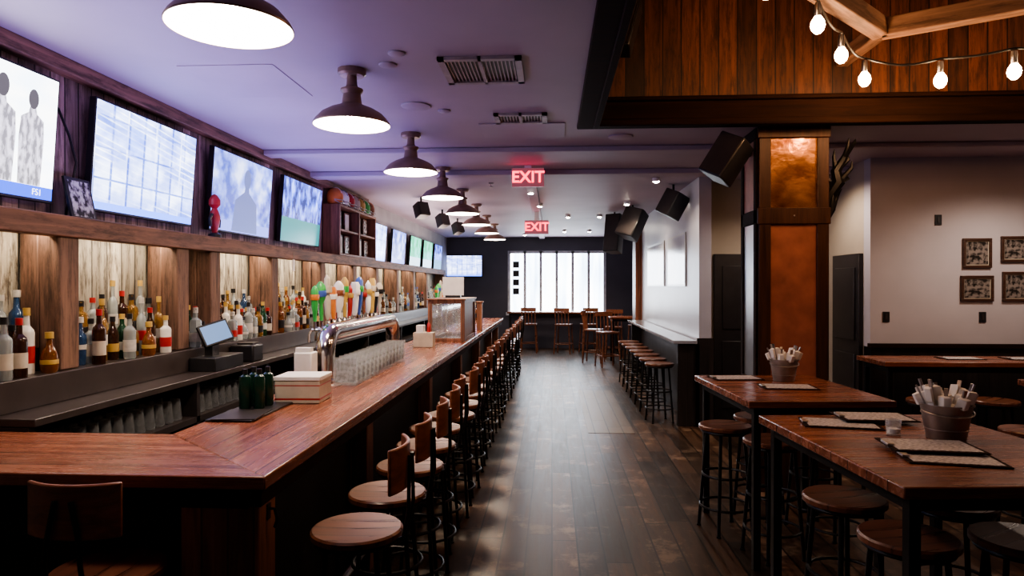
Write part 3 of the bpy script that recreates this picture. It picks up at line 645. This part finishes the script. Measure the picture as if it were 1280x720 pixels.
q=root('condiment_box','cream printed cardboard box with red band on the bar','box',(-1.47,3.95,1.071),.05)
part(q,'box_body',B().box(-.13,.13,-.12,.12,0,.13),m_cream,bev=.004); part(q,'lid',B().box(-.135,.135,-.125,.125,.13,.155),m_whitep,bev=.004); part(q,'red_band',B().box(-.1305,.1305,-.1205,.1205,.02,.03).box(-.1305,.1305,-.1205,.1205,.10,.106),m_red)
q=root('napkin_dispenser','white upright napkin dispenser on the bar','napkin dispenser',(-1.63,4.42,1.071)); part(q,'body',B().box(-.06,.06,-.06,.06,0,.24),m_whitep,bev=.008); part(q,'napkin',B().box(-.05,.05,-.052,.0,.24,.27),m_whitep)
gb=None
m_dg=plain('dark_green_glass',(.008,.035,.022),.12)
for (x,y) in ((-1.665,3.60),(-1.595,3.62),(-1.66,3.70),(-1.59,3.72)):
    if gb is None:
        gb=root('green_bottle','dark green straight-sided bottle with pourer on the bar','bottle',(x,y,1.082),group='green bottles on the bar')
        part(gb,'glass_body',B().lathe([(0,0),(.028,0),(.031,.005),(.031,.16),(.027,.175),(.013,.185),(.012,.205),(0,.205)],16),m_dg); part(gb,'cap',B().lathe([(.014,.19),(.014,.215),(0,.215)],12),m_blackp)
    else: dup(gb,(x,y,1.082))
solo('bar_mat',B().box(-.13,.11,-.26,.3,0,.01),m_blackp,'black rubber bar mat lying on the bar','bar mat',(-1.6,3.55,1.071),bev=.003)
solo('menu_sheet',B().box(-.11,.11,-.14,.14,0,.004),m_darkcab,'dark printed menu lying on the bar mat','menu',(-1.6,3.43,1.082),.1)
m_card=photo('holder_card',6,.12,.4)
mc=None
for i in range(14):
    loc=(-1.405,4.55+i*.115,1.071)
    if mc is None:
        mc=root('menu_holder','upright clear menu holder with printed card on the bar','menu holder',loc,group='menu holders on the bar',rot=(math.radians(-8),0,0))
        part(mc,'holder',B().box(-.085,.085,-.004,.0,0,.19).box(-.085,.085,-.03,.03,0,.006),m_glass); part(mc,'card',B().box(-.07,.07,0.0005,.003,.02,.18),m_card)
    else: dup(mc,loc)
q=root('napkin_caddy','wooden napkin and condiment caddy on the bar','caddy',(-1.42,7.5,1.071)); part(q,'box_body',B().box(-.11,.11,-.08,.08,0,.16),m_cream,bev=.004); part(q,'napkins',B().box(-.08,.0,-.06,.06,.16,.24),m_whitep); part(q,'sauce_bottle',B().lathe([(0,.16),(.022,.16),(.022,.24),(.008,.27),(0,.27)],12,Matrix.Translation((.05,0,0))),m_red)
r=root('service_station','wood-framed glass service box standing on the bar','display case',(-1.28,8.2,1.071))
L=1.1; b=B()
for x in (-.2,.2):
    for y in (0,L): b.box(x-.025,x+.025,y-.025,y+.025,0,.5)
for z in (0,.46):
    b.box(-.2,.2,-.02,.02,z,z+.04); b.box(-.2,.2,L-.02,L+.02,z,z+.04); b.box(-.22,-.18,0,L,z,z+.04); b.box(.18,.22,0,L,z,z+.04)
b.box(-.24,.24,-.04,L+.04,.5,.52)
part(r,'frame',b,m_barpost,bev=.003)
part(r,'glass_pane',B().box(-.175,.175,-.003,.003,.04,.46),m_glass); part(r,'side_panel',B().box(.195,.205,.025,L-.025,.04,.46),m_barpost)
q=root('sign_board','small white sign board standing on the service box','sign',(-1.3,8.9,1.592)); part(q,'board',B().box(-.14,.14,-.006,.006,.03,.27),m_whitep); part(q,'foot',B().box(-.1,.1,-.04,.04,0,.03),m_blackp)
solo('bar_partition_post',B().box(-.04,.04,-.04,.04,0,.42).box(-.055,.055,-.055,.055,.42,.44),m_barpost,'short wooden post standing on the bar','post',(-1.1,10.3,1.071),bev=.004)
for y in (12.0,12.6,13.2,13.8):
    q=dup(protos[sorted(protos)[int(y*10)%len(protos)]],(-1.5,y,1.071),0)

# ------------------------------------------------------------------ stools
def legs(r,top,rt,rb,tr=.011,ringz=(.22,)):
    for i in range(4):
        a=math.pi/4+i*math.pi/2; c,s=math.cos(a),math.sin(a)
        part(r,'leg',B().tube([(rt*c,rt*s,top),(rb*c,rb*s,.004)],tr,8).lathe([(0,0),(.016,0),(.016,.012),(0,.012)],8,Matrix.Translation((rb*c,rb*s,0))),m_black)
    for z in ringz:
        R=rt+(rb-rt)*(1-z/top); part(r,'foot_ring',B().ring((0,0,z),R,.009),m_black)
def seat(b,z,R=.187):
    return b.lathe([(0,z-.0),(R*.9,z),(R,z+.006),(R,z+.026),(R*.96,z+.034),(R*.8,z+.032),(0,z+.028)],36)
GB='bar stools with wooden backs along the bar'
def backstool(loc,rz):
    r=root('bar_stool','round wooden bar stool with curved back and black legs','stool',loc,rz,group=GB)
    part(r,'seat',seat(B(),.725),m_seat); part(r,'seat_ring',B().ring((0,0,.715),.165,.01),m_black)
    legs(r,.715,.14,.20,.011,(.2,.42))
    b=B(); n=8; R=.30
    o=[];inn=[]
    for i in range(n+1):
        a=math.radians(-33+66*i/n); o.append((R*math.cos(a)-.085,R*math.sin(a))); inn.append(((R-.016)*math.cos(a)-.085,(R-.016)*math.sin(a)))
    b.prism(o+inn[::-1],.93,1.11)
    part(r,'backrest',b,m_seatback,'small curved wooden backrest',bev=.006)
    for s in (-.06,.06): part(r,'backrest_strut',B().tube([(.14,s,.715),(.20,s,.74),(.222,s,.85),(.222,s*.9,.93),(.222,s*.45,1.06)],.008,8),m_black)
    return r
bs0=backstool((-.80,2.75,0),.05)
random.seed(5)
for k in range(1,24): dup(bs0,(-.80+random.uniform(-.02,.02),2.75+.495*k,0),random.uniform(-.12,.12))
dup(bs0,(-1.56,2.30,0),-math.pi/2)
GS='backless stools around the tables'
def stool(loc,rz):
    r=root('stool','backless round wooden stool with black metal legs beside a high table','stool',loc,rz,group=GS)
    part(r,'seat',seat(B(),.722,.185),m_seat); part(r,'seat_ring',B().ring((0,0,.712),.16,.011),m_black)
    legs(r,.712,.13,.19,.012,(.18,.4))
    return r
st0=stool((1.38,3.30,0),.3)
sl=[(1.42,2.80),(1.86,2.80),(1.62,2.2),(1.85,3.26),(1.43,4.50),(1.24,4.95),(1.58,5.30),(1.86,4.55),(1.88,5.0)]
for x,y in sl: dup(st0,(x,y,0),random.uniform(0,1))
for x in (3.3,3.85,4.4,4.95,5.5): dup(st0,(x,6.15,0),random.uniform(0,1),label='backless round wooden stool beside the long wall table')
for x,y in ((3.3,4.9),(3.9,4.35),(3.9,5.35)): dup(st0,(x,y,0),.4)
for i in range(7): dup(st0,(1.38,8.85+i*.58,0),.2,label='backless round wooden stool tucked at the drink rail')
# ------------------------------------------------------------------ tables
def table(cx,cy,sx,sy,rz,label,inset=.05):
    r=root('high_table',label,'table',(cx,cy,0),rz)
    part(r,'table_top',B().box(-sx/2,sx/2,-sy/2,sy/2,1.005,1.05),m_table,bev=.006)
    part(r,'apron',B().box(-sx/2+inset,sx/2-inset,-sy/2+inset,-sy/2+inset+.02,.95,1.005).box(-sx/2+inset,sx/2-inset,sy/2-inset-.02,sy/2-inset,.95,1.005).box(-sx/2+inset,-sx/2+inset+.02,-sy/2+inset,sy/2-inset,.95,1.005).box(sx/2-inset-.02,sx/2-inset,-sy/2+inset,sy/2-inset,.95,1.005),m_black)
    for sxn in (-1,1):
        for syn in (-1,1):
            x=sxn*(sx/2-inset-.02); y=syn*(sy/2-inset-.02); part(r,'leg',B().box(x-.022,x+.022,y-.022,y+.022,0,1.005),m_black,bev=.003)
    return r
table(1.665,3.13,1.0,1.32,.08,'square high wooden table with napkin bucket and menus')
table(1.60,4.82,.90,1.20,.065,'square high wooden table with black legs beside the copper column')
table(4.5,6.72,2.9,.6,0,'long narrow high wooden table along the wainscot')
table(3.95,4.85,.95,.9,0,'square high wooden table near the wainscot')
r=root('drink_rail','grey-topped narrow drink rail fixed to the partition','shelf',(0,0,0))
part(r,'rail_top',B().box(1.50,1.79,8.5,13.6,1.03,1.07),plain('rail_top',(.25,.25,.28),.2),bev=.004)
part(r,'rail_support',B().box(1.56,1.78,8.55,8.62,0,1.03),m_wains); part(r,'rail_support',B().box(1.56,1.78,13.4,13.5,0,1.03),m_wains)
part(r,'rail_panel',B().box(1.74,1.785,8.62,13.4,0,1.03),m_wains)
GC='wooden high chairs at the far tables'
def hchair(loc,rz):
    r=root('high_chair','dark wooden high chair with slatted back at a far table','chair',loc,rz,group=GC)
    part(r,'seat',B().box(-.2,.2,-.2,.2,.72,.76),m_seat,bev=.006)
    for x in (-1,1):
        for y in (-1,1):
            part(r,'leg',B().tube([(x*.17,y*.17,.72),(x*.21,y*.21,0)],.018,8),m_seat)
    part(r,'stretcher',B().tube([(-.2,-.2,.25),(.2,-.2,.25),(.2,.2,.25),(-.2,.2,.25)],.012,6,True),m_seat)
    b=B()
    for x in (-.17,-.085,0,.085,.17): b.tube([(x,.18,.76),(x,.24,1.12)],.012,6)
    b.box(-.2,.2,.225,.255,1.08,1.18)
    part(r,'backrest',b,m_seatback)
    return r
h0=hchair((1.2,14.75,0),.3)
for x,y,a in ((.95,15.6,1.3),(2.35,15.6,-1.3),(1.5,16.6,3.1),(.3,17.6,2.9),(.95,17.75,3.3),(-.6,17.8,3.1),(2.2,17.4,-1)): dup(h0,(x,y,0),a)
table(1.65,15.6,.7,.7,0,'small high wooden table in the far seating area')
table(.3,18.35,3.0,.5,0,'long high window table below the street window')
# ------------------------------------------------------------------ table objects
def bucket(loc,h,R,label):
    q=root('napkin_bucket',label,'bucket',loc)
    part(q,'bucket_body',B().lathe([(0,0),(R*.72,0),(R*.74,.004),(R*.98,h),(R*1.04,h),(R*1.04,h+.006),(R*.95,h+.004),(R*.70,.008),(0,.008)],32),m_galv)
    for z in (.3,.75): part(q,'rib',B().ring((0,0,h*z),R*(.74+.24*z)+.001,.003,32,6),m_galv)
    part(q,'handle',B().tube([(R*1.03*math.cos(a),-R*1.0*math.sin(a),h*.85-.02*math.sin(a)) for a in [math.pi*i/12 for i in range(13)]],.003,6),m_steel)
    random.seed(int(h*1000))
    for i in range(9):
        a=i*.7; x,y=R*.5*math.cos(a),R*.5*math.sin(a)
        M=Matrix.Translation((x,y,h*.55))@Matrix.Rotation(a,4,'Z')@Matrix.Rotation(math.radians(random.uniform(8,34)),4,'Y')
        b=B(); hh=random.uniform(.12,.16)
        b.prism([(-.022,-.012),(-.005,-.022),(.022,-.01),(.018,.016),(0,.004),(-.018,.016)],0,hh*.6,M)
        b.prism([(-.036,-.014),(-.01,-.006),(.004,-.032),(.034,-.008),(.026,.020),(0,.006),(-.030,.024)],hh*.6,hh,M)
        part(q,'napkin_roll',b,m_whitep,'white napkin rolled around cutlery',bev=.003)
        part(q,'fork_handle',B().box(-.004,.004,-.008,.008,hh*.5,hh+.035,M),m_steel)
bucket((1.80,3.22,1.051),.155,.108,'galvanised steel bucket filled with napkin-wrapped cutlery')
bucket((1.70,5.10,1.051),.155,.100,'galvanised steel bucket of napkin rolls beside the column')
def menu(loc,rz,sx=.36,sy=.24):
    q=root('menu_clipboard','printed paper menu on a dark clipboard lying on the table','menu',loc,rz,group='menus on the tables')
    part(q,'board',B().box(-sx/2,sx/2,-sy/2,sy/2,0,.006),m_trim,bev=.002); part(q,'paper',B().box(-sx/2+.02,sx/2-.02,-sy/2+.015,sy/2-.015,.0061,.008),m_menu)
    part(q,'clip',B().box(-sx/2-.002,-sx/2+.025,-.04,.04,.0062,.016),m_steel,bev=.002)
m_menu,nt,bs=base('printed_menu_paper')
tc=N(nt,'ShaderNodeTexCoord'); mp=N(nt,'ShaderNodeMapping'); mp.inputs['Scale'].default_value=(60,160,1); no=N(nt,'ShaderNodeTexNoise'); no.inputs['Scale'].default_value=1
nt.links.new(tc.outputs['Object'],mp.inputs[0]); nt.links.new(mp.outputs[0],no.inputs['Vector']); nt.links.new(rampn(nt,no.outputs['Fac'],[(.38,(.15,.13,.14)),(.55,(.5,.47,.47))]),bs.inputs['Base Color']); bs.inputs['Roughness'].default_value=.5
for loc,rz in (((1.60,2.84,1.051),-.18),((1.60,2.98,1.051+.0165),-.1),((1.45,3.52,1.051),-.2),((1.66,3.62,1.0675),-.05),((1.62,4.78,1.051),-.05),((1.38,5.22,1.051),.1),((3.9,6.75,1.051),0),((4.5,6.75,1.051),0),((5.0,6.75,1.051),0)): menu(loc,rz)
q=root('candle_glass','small glass candle holder on the table','candle',(1.60,3.29,1.051)); part(q,'glass_cup',B().lathe([(0,0),(.03,0),(.036,.07),(.033,.07),(.028,.006),(0,.006)],20),m_glass); part(q,'candle_wax',B().lathe([(0,.007),(.026,.007),(.027,.03),(0,.03)],16),m_whitep)
# ------------------------------------------------------------------ wall pictures
def frame(x,z,w,h,label,m):
    q=root('picture_frame',label,'picture',(x,7.399,z))
    b=B(); f=.028
    b.box(-w/2,w/2,-.025,0,-h/2,-h/2+f); b.box(-w/2,w/2,-.025,0,h/2-f,h/2); b.box(-w/2,-w/2+f,-.025,0,-h/2+f,h/2-f); b.box(w/2-f,w/2,-.025,0,-h/2+f,h/2-f)
    part(q,'frame',b,m_brown,bev=.003); part(q,'mat_board',B().box(-w/2+f,w/2-f,-.012,-.002,-h/2+f,h/2-f),m_cream); part(q,'photograph',B().box(-w/2+f+.008,w/2-f-.008,-.015,-.012,-h/2+f+.008,h/2-f-.008),m)
for (x,z,w,h) in ((4.44,2.09,.29,.31),(4.83,2.13,.3,.27),(4.44,1.72,.33,.27),(4.83,1.74,.27,.31),(5.25,2.1,.3,.3),(5.25,1.72,.3,.3)): frame(x,z,w,h,'brown framed faded sports photograph on the grey wall',photo('photo_print',2+x*.6,.02,.2,(1,.85,.78)))
for (x,z) in ((4.05,2.44),(3.52,1.42),(4.5,1.42)):
    q=root('wall_switch','small dark switch plate on the grey wall','switch',(x,7.399,z)); part(q,'plate',B().box(-.035,.035,-.01,0,-.055,.055),m_blackp,bev=.003); part(q,'toggle',B().box(-.012,.012,-.016,-.01,-.03,.03),m_darkcab)
for y0,y1 in ((9.35,10.75),(11.1,13.0)):
    q=root('wall_poster','large pale glossy poster board on the partition wall','poster',(1.815,0,2.1))
    part(q,'frame',B().box(-.012,.0,y0,y1,-.36,.38),m_steel); part(q,'print',B().box(-.015,-.012,y0+.03,y1-.03,-.33,.35),plain('poster_print',(.8,.82,.86),.15,0,.06,3))
q=root('picture_frame','narrow red framed picture on the beige wall','picture',(3.15,8.79,1.95)); part(q,'frame',B().box(-.12,.12,-.02,0,-.4,.4),m_copperd); part(q,'print',B().box(-.09,.09,-.024,-.02,-.36,.36),m_photo)

# ------------------------------------------------------------------ lights
def area(name,loc,rot,sx,sy,e,c):
    l=bpy.data.lights.new(name,'AREA'); l.shape='RECTANGLE'; l.size=sx; l.size_y=sy; l.energy=e; l.color=c
    o=bpy.data.objects.new(name,l); o.location=loc; o.rotation_euler=[math.radians(a) for a in rot]; COL.objects.link(o); return o
area('ceiling_fill',(-2.25,5.2,2.15),(0,180,0),.4,7.0,52,(.52,.42,1))  # added purple-blue uplight for the ceiling, floating without a fixture
area('ceiling_fill',(-2.1,13,2.2),(0,180,0),.4,6,55,(1,.76,.68))  # warm uplight towards the far ceiling, also without a fixture
area('daylight',(.13,YF-.15,1.85),(-90,0,0),2.5,1.7,50,(.85,.92,1))
for (x,y,e) in ((3.2,2.4,14),(5.2,4.9,12)):
    l=bpy.data.lights.new('well_light','POINT'); l.energy=e; l.color=(1,.62,.4); l.shadow_soft_size=.08  # bare point lights high in the ceiling well, no fixture modelled
    o=bpy.data.objects.new('well_light',l); o.location=(x,y,4.2); COL.objects.link(o)
for (x,y,e) in ((2.75,7.6,80),(4.6,6.3,95)):
    l=bpy.data.lights.new('wall_fill','SPOT'); l.energy=e; l.color=(1,.82,.68); l.spot_size=math.radians(150); l.spot_blend=.7; l.shadow_soft_size=.05  # added fill spots to brighten the grey wall area, without fixtures
    o=bpy.data.objects.new('wall_fill',l); o.location=(x,y,H-.06); COL.objects.link(o)
wd=bpy.data.worlds.new('world'); SC.world=wd; wd.use_nodes=True
wd.node_tree.nodes['Background'].inputs[0].default_value=(.5,.6,.8,1); wd.node_tree.nodes['Background'].inputs[1].default_value=.3
cam=bpy.data.cameras.new('camera'); cam.sensor_width=36; cam.lens=23.9; cam.clip_start=.05
co=bpy.data.objects.new('camera',cam); COL.objects.link(co); co.location=(0,0,1.75); co.rotation_euler=(math.radians(89.8),0,math.radians(3.37))
SC.camera=co
SC.view_settings.view_transform='AgX'
try: SC.view_settings.look='AgX - Medium High Contrast'
except Exception: pass
SC.view_settings.exposure=0.25
